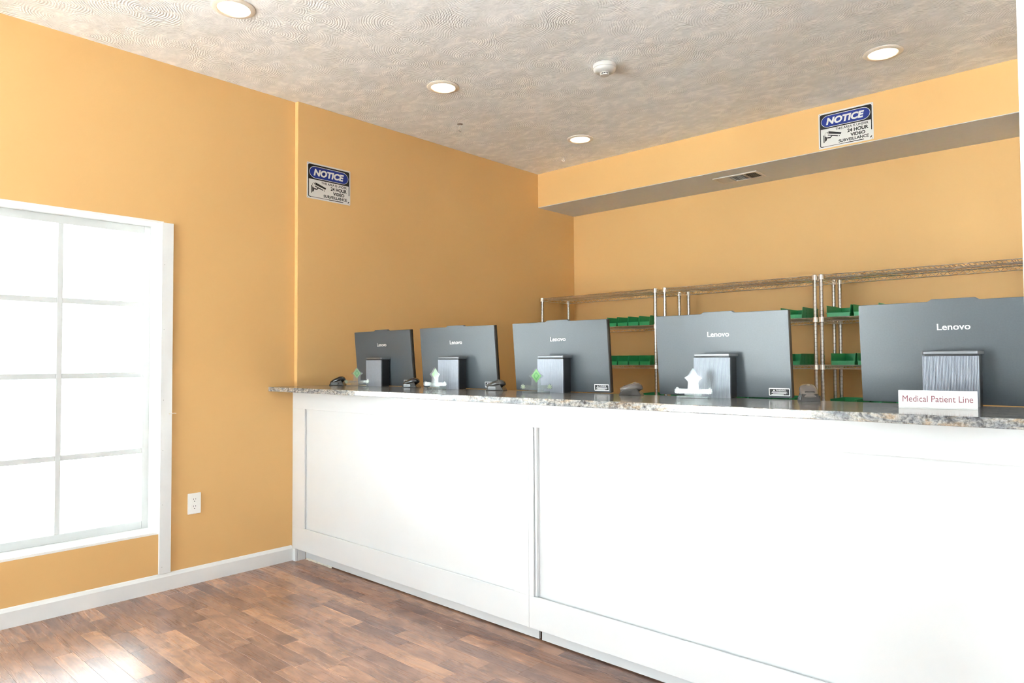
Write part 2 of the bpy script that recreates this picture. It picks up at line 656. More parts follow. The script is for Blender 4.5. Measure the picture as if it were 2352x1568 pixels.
w1 = sash_window('window_1', 'tall white-framed grid window in the left wall, blown out by daylight')
w1.location = (0, (WY0 + WY1) / 2, WZ0)
oy, oz = -(WY0 + WY1) / 2, -WZ0


def wbox(x0, x1, y0, y1, z0, z1, name, mat='white_jamb', bevel=0.0):
    return MB().box(x0, x1, y0 + oy, y1 + oy, z0 + oz, z1 + oz).build(name, mat, w1, bevel=bevel)


wbox(-T, 0.0006, WY1, WY1 + 0.012, WZ0 - 0.012, WZ1 + 0.012, 'jamb')
wbox(-T, 0.0006, WY0 - 0.012, WY0, WZ0 - 0.012, WZ1 + 0.012, 'jamb')
wbox(-T, 0.0006, WY0, WY1, WZ1, WZ1 + 0.012, 'head_lining')
wbox(-T, 0.0006, WY0, WY1, WZ0 - 0.012, WZ0, 'sill')
cas = wbox(0.0006, 0.017, WY1 - 0.002, WY1 + 0.058, 0.094, WZ1 + 0.004, 'casing_board', 'white_trim', 0.0015)
for zz in (0.13, 0.46, 0.75, 1.02, 1.40, 1.75):
    nh = MB().lathe([(0.0016, 0.0), (0.0016, 0.0004)], 8).build('nail_head', 'sign_grey', cas)
    nh.rotation_euler = (0, PI / 2, 0)
    nh.location = (0.017, WY1 + 0.012 + oy, zz + oz)
nx0, nx1 = -0.178, -0.148
fy0, fy1, fz0, fz1 = WY0 + 0.0, WY1 - 0.0, WZ0, WZ1
FR = 0.034
wbox(nx0, nx1, fy1 - FR, fy1, fz0, fz1, 'sash_stile', 'sash_vinyl', 0.002)
wbox(nx0, nx1, fy0, fy0 + FR, fz0, fz1, 'sash_stile', 'sash_vinyl', 0.002)
wbox(nx0, nx1, fy0 + FR, fy1 - FR, fz1 - 0.042, fz1, 'sash_rail', 'sash_vinyl', 0.002)
wbox(nx0, nx1, fy0 + FR, fy1 - FR, fz0, fz0 + 0.042, 'sash_rail', 'sash_vinyl', 0.002)
vy = [-1.218, -1.632, -2.046, -2.46]
hz = [1.540, 1.155, 0.740]
for v in vy:
    wbox(nx0 + 0.001, nx1 - 0.001, v - 0.0125, v + 0.0125, fz0 + 0.042, fz1 - 0.042, 'muntin', 'sash_vinyl', 0.002)
for z in hz:
    ys_ = [fy0 + FR] + [q for v in sorted(vy) for q in (v - 0.0125, v + 0.0125)] + [fy1 - FR]
    for i in range(0, len(ys_), 2):
        wbox(nx0 + 0.002, nx1 - 0.002, ys_[i], ys_[i + 1], z - 0.0135, z + 0.0135, 'muntin', 'sash_vinyl', 0.002)
gy = [fy0 + FR] + [q for v in sorted(vy) for q in (v - 0.0125, v + 0.0125)] + [fy1 - FR]
gz = [fz0 + 0.042] + [q for z in sorted(hz) for q in (z - 0.0135, z + 0.0135)] + [fz1 - 0.042]
for i in range(0, len(gy), 2):
    for j in range(0, len(gz), 2):
        wbox(-0.165, -0.1615, gy[i], gy[i + 1], gz[j], gz[j + 1], 'pane', 'window_glass')

for k, (a, c_) in enumerate(FRONT_WINS):
    w = sash_window('window_%d' % (k + 2), 'large unseen window added in the front wall for daylight')
    w.location = ((a + c_) / 2, YF, FWZ0)
    hw, hh = (c_ - a) / 2, FWZ1 - FWZ0
    for bx in ((-hw, -hw + 0.05, 0, hh), (hw - 0.05, hw, 0, hh), (-hw + 0.05, hw - 0.05, 0, 0.05), (-hw + 0.05, hw - 0.05, hh - 0.05, hh)):
        MB().box(bx[0], bx[1], -0.14, -0.08, bx[2], bx[3]).build('frame_bar', 'white_trim', w)
    MB().box(-hw + 0.05, hw - 0.05, -0.112, -0.106, 0.05, hh - 0.05).build('pane', 'window_glass', w)

w = sash_window('window_5', 'unseen window added in the right wall for daylight')
w.location = (XR, (RWY0 + RWY1) / 2, RWZ0)
hw, hh = (RWY1 - RWY0) / 2, RWZ1 - RWZ0
for bx in ((-hw, -hw + 0.05, 0, hh), (hw - 0.05, hw, 0, hh), (-0.03, 0.03, 0.05, hh - 0.05), (-hw + 0.05, hw - 0.05, 0, 0.05), (-hw + 0.05, hw - 0.05, hh - 0.05, hh)):
    MB().box(0.08, 0.14, bx[0], bx[1], bx[2], bx[3]).build('frame_bar', 'white_trim', w)
for a, c_ in ((-hw + 0.05, -0.03), (0.03, hw - 0.05)):
    MB().box(0.106, 0.112, a, c_, 0.05, hh - 0.05).build('pane', 'window_glass', w)

# small hook on the casing board
hk = thing('cup_hook', 'small white hook screwed into the window casing board', 'hook', (0.017, WY1 + 0.044, 0.945))
MB().tube([(0, 0, 0), (0.012, 0.0, 0.001), (0.02, 0.006, 0.002), (0.022, 0.018, 0.003), (0.018, 0.028, 0.001)], 0.0016, 6).build('hook_wire', 'hook_white', hk, True)
fl_ = MB().lathe([(0.004, 0), (0.004, 0.0015)], 10).build('flange', 'hook_white', hk)
fl_.rotation_euler = (0, PI / 2, 0)

# ------------------------------------------------------------------ wall outlet
ol = thing('wall_outlet', 'white duplex power outlet on the tan wall beside the window', 'outlet', (0.0, -0.601, 0.44), PI / 2)
MB().prism(rrect(-0.036, 0.036, -0.057, 0.057, 0.003), -0.006, -0.0003).build('cover_plate', 'white_plastic', ol, bevel=0.0015)
for s_ in (-1, 1):
    f_ = MB().prism(rrect(-0.0165, 0.0165, s_ * 0.0195 - 0.014, s_ * 0.0195 + 0.014, 0.007), -0.0078, -0.006).build('socket_face', 'white_plastic', ol)
    for dx, hh in ((-0.0064, 0.0045), (0.0064, 0.0036)):
        MB().box(dx - 0.0011, dx + 0.0011, -0.0082, -0.0077, s_ * 0.0195 + 0.002 - hh + 0.003, s_ * 0.0195 + 0.002 + hh + 0.003).build('slot', 'sign_grey', f_)
    MB().prism([(0.0028 * math.cos(a_ * PI / 5), s_ * 0.0195 - 0.007 + 0.0028 * math.sin(a_ * PI / 5)) for a_ in range(10)], -0.0082, -0.0077).build('ground_hole', 'sign_black', f_)
MB().prism([(0.003 * math.cos(a_ * PI / 5), 0.003 * math.sin(a_ * PI / 5)) for a_ in range(10)], -0.0072, -0.006).build('screw', 'white_plastic', ol)


# ------------------------------------------------------------------ surveillance notice signs
def notice_sign(label, loc, rz):
    W_, H_ = 0.3245, 0.2300
    s = thing('notice_sign', label, 'sign', loc, rz, 'video surveillance notices')
    X = lambda u: (u - 0.5) * W_
    Z = lambda v: v * H_
    MB().prism(rrect(X(0), X(1), Z(0), Z(1), 0.006), -0.002, -0.0003).build('plate', 'sign_white', s)
    lay = lambda k: -0.002 - 0.0003 * k

    def pr(poly, k, name, mat):
        return MB().prism([(X(u), Z(v)) for u, v in poly], lay(k + 1), lay(k)).build(name, mat, s)

    # black header and border
    r_ = 0.035
    pr([(0.026, 0.543), (0.974, 0.543), (0.974, 0.915), (0.966, 0.945), (0.945, 0.957), (0.055, 0.957), (0.034, 0.945), (0.026, 0.915)], 0, 'header', 'sign_black')
    pr([(0.026, 0.085), (0.042, 0.085), (0.042, 0.543), (0.026, 0.543)], 0, 'border', 'sign_black')
    pr([(0.958, 0.27), (0.974, 0.27), (0.974, 0.543), (0.958, 0.543)], 0, 'border', 'sign_black')
    pr([(0.026, 0.085), (0.034, 0.055), (0.06, 0.04), (0.09, 0.04), (0.09, 0.06), (0.065, 0.06), (0.047, 0.07), (0.042, 0.085)], 0, 'border', 'sign_black')
    pr([(0.5, 0.04), (0.83, 0.04), (0.83, 0.06), (0.5, 0.06)], 0, 'border', 'sign_black')
    pr([(0.94, 0.045), (0.966, 0.07), (0.974, 0.1), (0.958, 0.1), (0.94, 0.075)], 0, 'border', 'sign_black')
    pr([(0.09, 0.043), (0.5, 0.043), (0.5, 0.058), (0.09, 0.058)], 0, 'border', 'sign_grey')

    def stad(u0, u1, v0, v1, n=10):
        rx = (v1 - v0) / 2 * H_ / W_ * 1.15
        cz, rz_ = (v0 + v1) / 2, (v1 - v0) / 2
        return [(u1 - rx + rx * math.cos(-PI / 2 + PI * i / n), cz + rz_ * math.sin(-PI / 2 + PI * i / n)) for i in range(n + 1)] + \
               [(u0 + rx + rx * math.cos(PI / 2 + PI * i / n), cz + rz_ * math.sin(PI / 2 + PI * i / n)) for i in range(n + 1)]

    pr(stad(0.05, 0.95, 0.575, 0.915), 1, 'oval_rim', 'sign_white')
    pr(stad(0.059, 0.941, 0.590, 0.900), 2, 'oval', 'sign_blue')

    def tx(body, mat, u0, u1, v0, v1, k, bold, shear=0.0):
        text('lettering', body, mat, s, X(u0), X(u1), Z(v0), Z(v1), lay(k), 0.0003, bold, shear)

    tx('NOTICE', 'sign_white', 0.145, 0.842, 0.648, 0.842, 3, 0.05, 0.2)
    tx('THIS AREA IS UNDER', 'sign_black', 0.32, 0.912, 0.452, 0.518, 0, 0.012)
    tx('24 HOUR', 'sign_black', 0.535, 0.912, 0.322, 0.422, 0, 0.034)
    tx('VIDEO', 'sign_black', 0.59, 0.855, 0.200, 0.292, 0, 0.034)
    tx('SURVEILLANCE', 'sign_black', 0.372, 0.915, 0.090, 0.172, 0, 0.028)
    # camera pictogram
    pr([(0.183, 0.40), (0.414, 0.316), (0.428, 0.362), (0.188, 0.466)], 0, 'pictogram_body', 'sign_black')
    pr([(0.172, 0.352), (0.356, 0.274), (0.366, 0.298), (0.176, 0.374)], 0, 'pictogram_visor', 'sign_black')
    pr([(0.376, 0.27), (0.392, 0.266), (0.398, 0.284), (0.380, 0.29)], 0, 'pictogram_lens', 'sign_black')
    pr([(0.160, 0.270), (0.222, 0.262), (0.262, 0.318), (0.244, 0.330), (0.215, 0.292), (0.160, 0.304)], 0, 'pictogram_arm', 'sign_black')
    pr([(0.118, 0.19)] + [(0.118 + 0.04 * math.cos(a_), 0.263 + 0.073 * math.sin(a_)) for a_ in [-PI / 2 + PI * i / 10 for i in range(1, 10)]] + [(0.118, 0.336)], 0, 'pictogram_dome', 'sign_black')
    pr([(0.092, 0.16), (0.110, 0.16), (0.110, 0.372), (0.092, 0.372)], 0, 'pictogram_mount', 'sign_black')
    MB().tube([(X(u), lay(0.4), Z(v)) for u, v in ((0.132, 0.34), (0.118, 0.39), (0.124, 0.425), (0.148, 0.445), (0.168, 0.44))], 0.0008, 5).build('pictogram_cable', 'sign_black', s)
    pr([(0.162, 0.405), (0.172, 0.405), (0.178, 0.45), (0.168, 0.45)], 0, 'pictogram_plug', 'sign_black')
    for u in (0.022, 0.978):
        for v in (0.028, 0.972):
            MB().prism([(X(u) + 0.0022 * math.cos(i * PI / 4), Z(v) + 0.0022 * math.sin(i * PI / 4)) for i in range(8)], -0.0024, -0.002).build('corner_hole', 'sign_grey', s)
    return s


notice_sign('white video surveillance notice with blue oval on the left tan wall', (STEP, 0.2360, 2.2595), PI / 2)
notice_sign('white video surveillance notice with blue oval on the bulkhead above the racks', (2.5650, YS, 2.5745), 0.0)


# ------------------------------------------------------------------ ceiling fittings
def recessed_light(label, x, y):
    t_ = thing('recessed_light', label, 'ceiling light', (x, y, ZC), 0, 'recessed ceiling lights')
    MB().lathe([(0.071, -0.0005), (0.096, -0.0005), (0.097, -0.004), (0.090, -0.0085), (0.074, -0.0095), (0.071, -0.006), (0.071, -0.0005)], 40).build('trim_ring', 'lamp_trim', t_, True)
    MB().lathe([(0.0, -0.0062), (0.04, -0.0061), (0.072, -0.0055), (0.072, -0.001), (0.0, -0.001)], 40).build('diffuser', 'lamp_diffuser', t_, True)
    return t_


recessed_light('round lit ceiling light at the top left, nearest the window wall', 0.845, -0.800)
recessed_light('round lit ceiling light in the middle, above the left notice sign', 0.868, 0.476)
recessed_light('round lit ceiling light in the far corner by the bulkhead', 0.886, 1.816)
recessed_light('round lit ceiling light at the right, above the bulkhead notice sign', 2.928, 1.765)

sd = thing('smoke_detector', 'round white smoke detector on the swirled ceiling', 'smoke detector', (1.748, 0.880, ZC))
MB().lathe([(0.0, -0.0005), (0.062, -0.0005), (0.064, -0.004), (0.064, -0.021), (0.0615, -0.0225)], 40).build('base_plate', 'ivory_plastic', sd, True)
MB().lathe([(0.060, -0.0225), (0.0625, -0.024), (0.061, -0.031), (0.052, -0.040), (0.030, -0.045), (0.0, -0.045)], 40).build('cover', 'ivory_plastic', sd, True)
cg = MB().lathe([(0.024, -0.045), (0.024, -0.0475), (0.0, -0.0475)], 32).build('sensor_cage', 'ivory_plastic', sd, True)
for i in range(10):
    a_ = 2 * PI * i / 10
    r__ = MB().box(-0.0014, 0.0014, -0.0012, 0.0012, -0.0565, -0.0475).build('cage_rib', 'ivory_plastic', cg)
    r__.location = (0.0225 * math.cos(a_), 0.0225 * math.sin(a_), 0)
    r__.rotation_euler = (0, 0, a_)
MB().lathe([(0.019, -0.0475), (0.019, -0.056), (0.0, -0.056)], 24).build('sensor_core', 'sign_grey', cg)
MB().lathe([(0.024, -0.0565), (0.024, -0.060), (0.0, -0.0605)], 32).build('sensor_cap', 'ivory_plastic', cg, True)


def arc(cx, cz, r, a0, a1, n, y=0.0):
    return [(cx + r * math.cos(a0 + (a1 - a0) * i / n), y, cz + r * math.sin(a0 + (a1 - a0) * i / n)) for i in range(n + 1)]


h1 = thing('ceiling_hook', 'ceiling hook holding a small metal S-ring near the left wall', 'hook', (0.470, 0.992, ZC), YAW, 'ceiling hooks')
MB().lathe([(0.02, -0.0003), (0.02, -0.0012), (0.006, -0.004), (0.0, -0.004)], 14).build('flange', 'hook_steel', h1)
MB().tube([(0, 0, -0.002), (0, 0, -0.012), (-0.007, 0, -0.022), (-0.008, 0, -0.034), (-0.004, 0, -0.040), (0.004, 0, -0.040), (0.008, 0, -0.032), (0.007, 0, -0.022), (0.002, 0, -0.014)], 0.0022, 6).build('hook_wire', 'hook_white', h1, True)
MB().tube(arc(0.0, -0.0475, 0.0075, PI * 0.45, PI * 2.1, 12), 0.0018, 6).build('ring', 'hook_steel', h1, True)
h2 = thing('ceiling_hook', 'small bare white hook in the ceiling by the far corner', 'hook', (0.492, 2.120, ZC), YAW, 'ceiling hooks')
MB().lathe([(0.006, -0.0003), (0.005, -0.003), (0.0, -0.003)], 12).build('flange', 'hook_white', h2)
MB().tube([(0.006, 0, -0.001), (0.006, 0, -0.010)] + arc(0.0, -0.018, 0.010, PI * 0.28, -PI * 1.15, 12), 0.0026, 6).build('hook_wire', 'hook_white', h2, True)

# air vent in the underside of the bulkhead
vt = thing('air_vent', 'white louvred air vent in the underside of the bulkhead', 'vent', (1.762, 2.583, ZS))
vw, vd = 0.167, 0.092
MB().box(-vw, vw, -vd, -vd + 0.02, -0.008, -0.0004).build('frame_bar', 'vent_metal', vt, bevel=0.002)
MB().box(-vw, vw, vd - 0.02, vd, -0.008, -0.0004).build('frame_bar', 'vent_metal', vt, bevel=0.002)
MB().box(-vw, -vw + 0.02, -vd + 0.02, vd - 0.02, -0.008, -0.0004).build('frame_bar', 'vent_metal', vt, bevel=0.002)
MB().box(vw - 0.02, vw, -vd + 0.02, vd - 0.02, -0.008, -0.0004).build('frame_bar', 'vent_metal', vt, bevel=0.002)
MB().box(-vw + 0.02, vw - 0.02, -vd + 0.02, vd - 0.02, -0.0012, -0.0004).build('duct_backing', 'dark_gap', vt)
for xx in (-0.058, 0.062):
    MB().box(xx - 0.004, xx + 0.004, -vd + 0.02, vd - 0.02, -0.0085, -0.0012).build('divider', 'vent_metal', vt)


def louvre(n, x0, x1, along_y, ang):
    for i in range(n):
        if along_y:
            xx = x0 + (x1 - x0) * (i + 0.5) / n
            o = MB().box(-0.005, 0.005, -vd + 0.021, vd - 0.021, -0.0006, 0.0006).build('louvre', 'vent_metal', vt)
            o.location = (xx, 0, -0.0052)
            o.rotation_euler = (0, ang, 0)
        else:
            yy = -vd + 0.022 + (2 * vd - 0.044) * (i + 0.5) / n
            o = MB().box(x0, x1, -0.0062, 0.0062, -0.0006, 0.0006).build('louvre', 'vent_metal', vt)
            o.location = (0, yy, -0.0052)
            o.rotation_euler = (ang, 0, 0)


louvre(7, -vw + 0.022, -0.062, True, -0.6)
louvre(9, -0.054, 0.058, False, 0.35)
louvre(7, 0.066, vw - 0.022, True, 0.6)

# ------------------------------------------------------------------ service counter
GZ0, GZ1 = 1.0445, 1.0715
GY0, GY1 = -0.163, 0.335
XEND = 4.75
SEAM = 1.935
gw = tag(MB().box(0.0008, XEND, GY0, GY1, GZ0, GZ1).build('granite_worktop', 'granite', bevel=0.0022),
         'polished grey and cream granite worktop lying along the white counter', 'worktop')


def counter(label, x0, x1, ox0, ox1, depth, x_top_seam0, x_top_seam1):
    """one front unit: frame boards around a recessed panel, toe kick, carcass"""
    t_ = thing('counter_unit', label, 'counter', (x0, 0, 0), 0, 'white panelled counter fronts')
    ZB, ZO0, ZO1, ZT = 0.0758, 0.212, 0.934, GZ0 - 0.0006
    L = lambda x: x - x0
    fy0, fy1 = 0.0, 0.0098
    MB().box(L(x_top_seam0), L(x_top_seam1), fy0, fy1, ZO1, ZT).build('top_rail', 'white_panel', t_, bevel=0.0012)
    MB().box(L(x0), L(x1), fy0, fy1, ZB, ZO0).build('bottom_rail', 'white_panel', t_, bevel=0.0012)
    MB().box(L(x0), L(ox0), fy0, fy1, ZO0, ZO1).build('stile', 'white_panel', t_, bevel=0.0012)
    MB().box(L(ox1), L(x1), fy0, fy1, ZO0, ZO1).build('stile', 'white_panel', t_, bevel=0.0012)
    bx0 = max(x0, STEP + 0.001)
    MB().box(L(max(bx0, ox0 - 0.03)), L(min(x1, ox1 + 0.03)), depth, depth + 0.012, ZO0 - 0.03, ZO1 + 0.03).build('recessed_panel', 'white_panel', t_)
    body = MB()
    body.box(L(bx0), L(x1), depth + 0.013, 0.30, ZB + 0.002, ZT)
    body.build('carcass', 'white_panel', t_)
    MB().box(L(bx0) + 0.016, L(x1), 0.0668, 0.079, 0.007, ZB + 0.001).build('toe_kick', 'white_panel', t_)
    return t_


c1 = counter('white panelled counter front meeting the tan wall, with the first recessed panel', 0.001, SEAM - 0.0005, 0.140, 1.850, 0.0125, 0.001, 1.901)
c2 = counter('white panelled counter front on the right, with the long recessed panel under the sign', SEAM + 0.0005, XEND - 0.03, 1.961, 4.50, 0.0270, 1.9015, XEND - 0.03)
# inner edge strip of the second opening and its screw
MB().box(0.0262, 0.0375, 0.0102, 0.0268, 0.212, 0.934).build('edge_strip', 'white_panel', c2)
sc_ = MB().lathe([(0.0014, 0), (0.0014, 0.0005)], 8).build('screw', 'sign_grey', c2)
sc_.rotation_euler = (0, PI / 2, 0)
sc_.location = (0.0262, 0.006, 0.893)
# line of ragged caulk left under the toe kick
MB().add([(0.055 + 0.02 * i, 0.0665 - random.uniform(0.002, 0.009), 0.0) for i in range(15)] +
         [(0.055 + 0.02 * i, 0.0669, random.uniform(0.006, 0.011)) for i in range(15)] +
         [(0.055 + 0.02 * i, 0.0675, 0.0) for i in range(15)],
         [(i, i + 1, i + 16, i + 15) for i in range(14)] + [(i + 15, i + 16, i + 31, i + 30) for i in range(14)]).build('caulk_line', 'raw_caulk', c1)

# ------------------------------------------------------------------ all-in-one computers
PW, PH, TILT = 0.567, 0.336, 0.088


def computer():
    """origin on the worktop, under the middle of the panel's lower edge; -Y is its back"""
    t_ = thing('desktop_computer', 'x', 'computer', group='all-in-one computers on the worktop')
    zb = 0.0018
    pv = Matrix.Translation((0, 0, zb)) @ Matrix.Rotation(TILT, 4, 'X')
    hw = PW / 2

    def put(o, parent=None):
        o.matrix_local = pv
        return o

    bw, bt = 0.064, 0.0075
    out = rrect(-hw, hw, 0, PH, 0.004, 3)
    # raised camera bump in the middle of the top edge
    top = [(bw + 0.008, PH), (bw - 0.004, PH + bt), (-bw + 0.004, PH + bt), (-bw - 0.008, PH)]
    out = out[:8] + top + out[8:]
    cas_ = put(MB().prism(out, 0.0, 0.017).build('back_cover', 'casing_grey', t_, bevel=0.0012))
    put(MB().prism(rrect(-hw, hw, 0, PH, 0.004, 3), 0.0172, 0.024).build('screen', 'screen_glass', t_))
    put(MB().prism(rrect(-hw - 0.0004, hw + 0.0004, -0.0004, PH + 0.0002, 0.004, 3), 0.0095, 0.0215).build('bezel', 'black_plastic', t_))
    lg = text('lettering', 'Lenovo', 'logo_letters', t_, -0.0465, 0.0465, PH - 0.0945, PH - 0.0735, -0.0001, 0.0006, 0.014)
    put(lg)
    # warning label low on the right
    lx0, lx1, lz0, lz1 = hw - 0.0875, hw - 0.0065, 0.0085, 0.0385
    lab = put(MB().prism(rrect(lx0, lx1, lz0, lz1, 0.003, 3), -0.0004, -0.0001).build('warning_label', 'label_white', t_))
    i_ = 0.0035

    def lp(poly, k, name, mat):
        return MB().prism(poly, -0.0004 - 0.0002 * k, -0.0004 - 0.0002 * (k - 1)).build(name, mat, lab)

    w_, h_ = lx1 - lx0, lz1 - lz0
    lp(rrect(lx0 + i_, lx1 - i_, lz0 + i_, lz1 - i_, 0.0015, 2), 1, 'label_field', 'label_dark')
    lp([(lx0 + w_ * 0.2, lz0 + h_ * 0.62), (lx0 + w_ * 0.3, lz0 + h_ * 0.62), (lx0 + w_ * 0.25, lz0 + h_ * 0.85)], 2, 'label_triangle', 'label_white')
    text('label_lettering', 'WARNING', 'label_white', lab, lx0 + w_ * 0.33, lx0 + w_ * 0.80, lz0 + h_ * 0.64, lz0 + h_ * 0.83, -0.0006, 0.0002, 0.02)
    for q, (a_, b_) in enumerate(((0.15, 0.84), (0.13, 0.88), (0.2, 0.82), (0.12, 0.7))):
        z_ = lz0 + h_ * (0.52 - 0.115 * q)
        lp([(lx0 + w_ * a_, z_ - 0.001), (lx0 + w_ * b_, z_ - 0.001), (lx0 + w_ * b_, z_ + 0.001), (lx0 + w_ * a_, z_ + 0.001)], 2, 'label_line', 'label_white')
    # square stand with ribbed front and a cap
    sw, sd_, sh = 0.0775, 0.062, 0.1585
    y0_ = -0.084
    st = MB().prism(rrect(-sw + 0.002, sw - 0.002, 0, sh, 0.001, 1), y0_ + 0.003, y0_ + sd_).build('stand', 'black_plastic', t_, bevel=0.003)
    n = 38
    poly = []
    for i in range(n):
        xa = -sw + 2 * sw * i / n
        xb = -sw + 2 * sw * (i + 1) / n
        d = xb - xa
        poly += [(xa, 0.0012), (xa + d * 0.28, 0.0), (xa + d * 0.72, 0.0)]
    poly.append((sw, 0.0012))
    poly = [(x, -yy) for x, yy in poly]
    prof_ = [(x, -yy) for x, yy in poly] + [(sw + 0.0, 0.009), (sw - 0.004, 0.009), (sw - 0.004, 0.003), (-sw + 0.004, 0.003), (-sw + 0.004, 0.009), (-sw, 0.009)]
    nn = len(prof_)
    vs = [(x, y0_ + yy, 0.0) for x, yy in prof_] + [(x, y0_ + yy, sh - 0.001) for x, yy in prof_]
    fs = [(i, (i + 1) % nn, (i + 1) % nn + nn, i + nn) for i in range(nn)] + [tuple(range(nn)), tuple(reversed(range(nn, 2 * nn)))]
    MB().add(vs, fs).build('ribbed_front', 'stand_silver', st)
    capp = [(-sw - 0.0005, y0_ + 0.006), (-sw + 0.004, y0_ - 0.001), (sw - 0.004, y0_ - 0.001), (sw + 0.0005, y0_ + 0.006),
            (sw + 0.003, y0_ + sd_ + 0.008), (-sw - 0.003, y0_ + sd_ + 0.008)]
    m_ = len(capp)
    MB().add([(x, yy, sh + 0.004) for x, yy in capp] + [(x, yy, sh + 0.0155) for x, yy in capp],
             [tuple(range(m_)), tuple(reversed(range(m_, 2 * m_)))] + [(i, (i + 1) % m_, (i + 1) % m_ + m_, i + m_) for i in range(m_)]).build('stand_cap', 'cap_grey', t_, bevel=0.0025)
    MB().box(-sw + 0.006, sw - 0.006, y0_ + 0.006, y0_ + sd_, sh, sh + 0.004).build('stand_neck', 'black_plastic', t_)
    return t_


comp = computer()
spots = [(0.4574, 0.3588, -0.0189), (1.1365, 0.3443, 0.0380), (1.8410, 0.3515, 0.0132), (2.6460, 0.3767, -0.0036), (3.4609, 0.3640, -0.0210)]
clabels = ['dark grey all-in-one computer seen from behind, leftmost and darkest in the row',
           'grey all-in-one computer seen from behind, second from the left wall',
           'grey all-in-one computer seen from behind, in the middle of the row',
           'large grey all-in-one computer seen from behind, second from the right edge',
           'largest grey all-in-one computer, behind the white patient line sign']
for i, (x, y, rz) in enumerate(spots):
    o = comp if i == 0 else copy_tree(comp)
    o.location = (x, y, GZ1)
    o.rotation_euler = (0, 0, rz)
    o['label'] = clabels[i]


# ------------------------------------------------------------------ barcode scanners in their cradles
def ellipse_loft(sections, n=20):
    """sections: (x, half width, z centre, half height, exponent)"""
    vs, fs = [], []
    for (x, w, z, h_, e) in sections:
        for j in range(n):
            a_ = 2 * PI * j / n
            cx, sx = math.cos(a_), math.sin(a_)
            vs.append((x, w * math.copysign(abs(cx) ** e, cx), z + h_ * math.copysign(abs(sx) ** e, sx)))
    k = len(sections)
    for i in range(k - 1):
        for j in range(n):
            fs.append((i * n + j, i * n + (j + 1) % n, (i + 1) * n + (j + 1) % n, (i + 1) * n + j))
    fs.append(tuple(reversed(range(n))))
    fs.append(tuple((k - 1) * n + j for j in range(n)))
    return MB().add(vs, fs)


def scanner(label, loc, rz, tilt, grey, head=None):
    t_ = thing('barcode_scanner', label, 'scanner', loc, rz, 'barcode scanners on the worktop')
    # cradle: slanted block with a hollow-looking rear
    a = [(-0.046, -0.034), (0.052, -0.034), (0.052, 0.034), (-0.046, 0.034)]
    b_ = [(-0.034, -0.026), (0.030, -0.026), (0.030, 0.026), (-0.034, 0.026)]
    zt = (0.026, 0.034, 0.034, 0.026)
    cr = MB().add([(x, y, 0) for x, y in a] + [(x, y, z) for (x, y), z in zip(b_, zt)],
                  [(3, 2, 1, 0), (4, 5, 6, 7), (0, 1, 5, 4), (1, 2, 6, 5), (2, 3, 7, 6), (3, 0, 4, 7)]).build('cradle', 'scanner_grey' if grey else 'scanner_black', t_, bevel=0.003)
    MB().prism(rrect(-0.030, 0.012, 0.004, 0.020, 0.004, 3), -0.0345, -0.030).build('cradle_front', 'scanner_grey', cr)
    hd = ellipse_loft([(-0.046, 0.014, -0.002, 0.006, 0.6), (-0.044, 0.022, -0.002, 0.010, 0.6), (-0.030, 0.027, -0.001, 0.0135, 0.7),
                       (-0.005, 0.030, 0.000, 0.0165, 0.75), (0.020, 0.030, -0.001, 0.018, 0.8), (0.036, 0.026, -0.004, 0.0165, 0.85), (0.045, 0.017, -0.008, 0.011, 0.9), (0.048, 0.007, -0.010, 0.005, 1.0)]).build('scan_head', head or ('scanner_grey' if grey else 'scanner_black'), t_, True)
    hd.location = (0.002, 0.0, 0.0330)
    hd.rotation_euler = (0, -tilt, 0)
    sw_ = MB().prism(rrect(-0.011, 0.011, -0.0065, 0.0025, 0.002, 3), -0.0470, -0.0455).build('scan_window', 'screen_glass', hd)
    sw_.rotation_euler = (0, 0, -PI / 2)
    bt_ = MB().lathe([(0.006, 0.0135), (0.006, 0.0175), (0.004, 0.0185), (0.0, 0.0188)], 16).build('button', 'hook_steel', hd, True)
    bt_.location = (0.018, 0, 0)
    MB().box(-0.026, -0.019, -0.016, 0.016, 0.010, 0.0138).build('badge', 'scanner_black', hd, bevel=0.001)
    return t_


VA = YAW        # local x points to the viewer's right
scanner('small black barcode scanner at the far left end of the worktop', (0.135, 0.235, GZ1), VA - 0.05, 0.36, False)
scanner('dark barcode scanner in its cradle between the first two computers', (0.800, 0.285, GZ1), VA - 0.3, 0.30, False)
scanner('dark barcode scanner in its cradle between the second and third computers', (1.473, 0.285, GZ1), VA - 0.35, 0.26, True)
scanner('dark barcode scanner with painted wall sheen in its cradle between the third and fourth computers', (2.282, 0.275, GZ1), VA - 0.4, 0.20, True, 'scanner_taupe_sheen')
s5 = scanner('barcode scanner standing with its rounded head facing forward, beside the largest computer', (3.022, 0.285, GZ1), VA + 1.30, 0.50, True, 'scanner_taupe_sheen')


# ------------------------------------------------------------------ acrylic award stands
def leaf(cx, cz, r):
    pts = []
    n = 7
    for i in range(n * 4):
        a_ = 2 * PI * i / (n * 4) + PI / 2
        k = 0.72 + 0.28 * math.cos(n * (a_ - PI / 2))
        pts.append((cx + r * k * math.cos(a_), cz + r * k * math.sin(a_)))
    return pts


def stand_outline():
    half = [(0.035, 0.010), (0.035, 0.018), (0.055, 0.017), (0.066, 0.0165), (0.0735, 0.0195), (0.0775, 0.026), (0.0745, 0.0295), (0.0765, 0.035),
            (0.0705, 0.036), (0.0685, 0.042), (0.0635, 0.043), (0.061, 0.0375), (0.050, 0.0365), (0.022, 0.0365), (0.0205, 0.064), (0.024, 0.0685), (0.036, 0.079), (0.030, 0.0835),
            (0.018, 0.0915), (0.013, 0.1005), (0.006, 0.1125)]
    return half + [(0.0, 0.1165)] + [(-x, z) for x, z in reversed(half)]


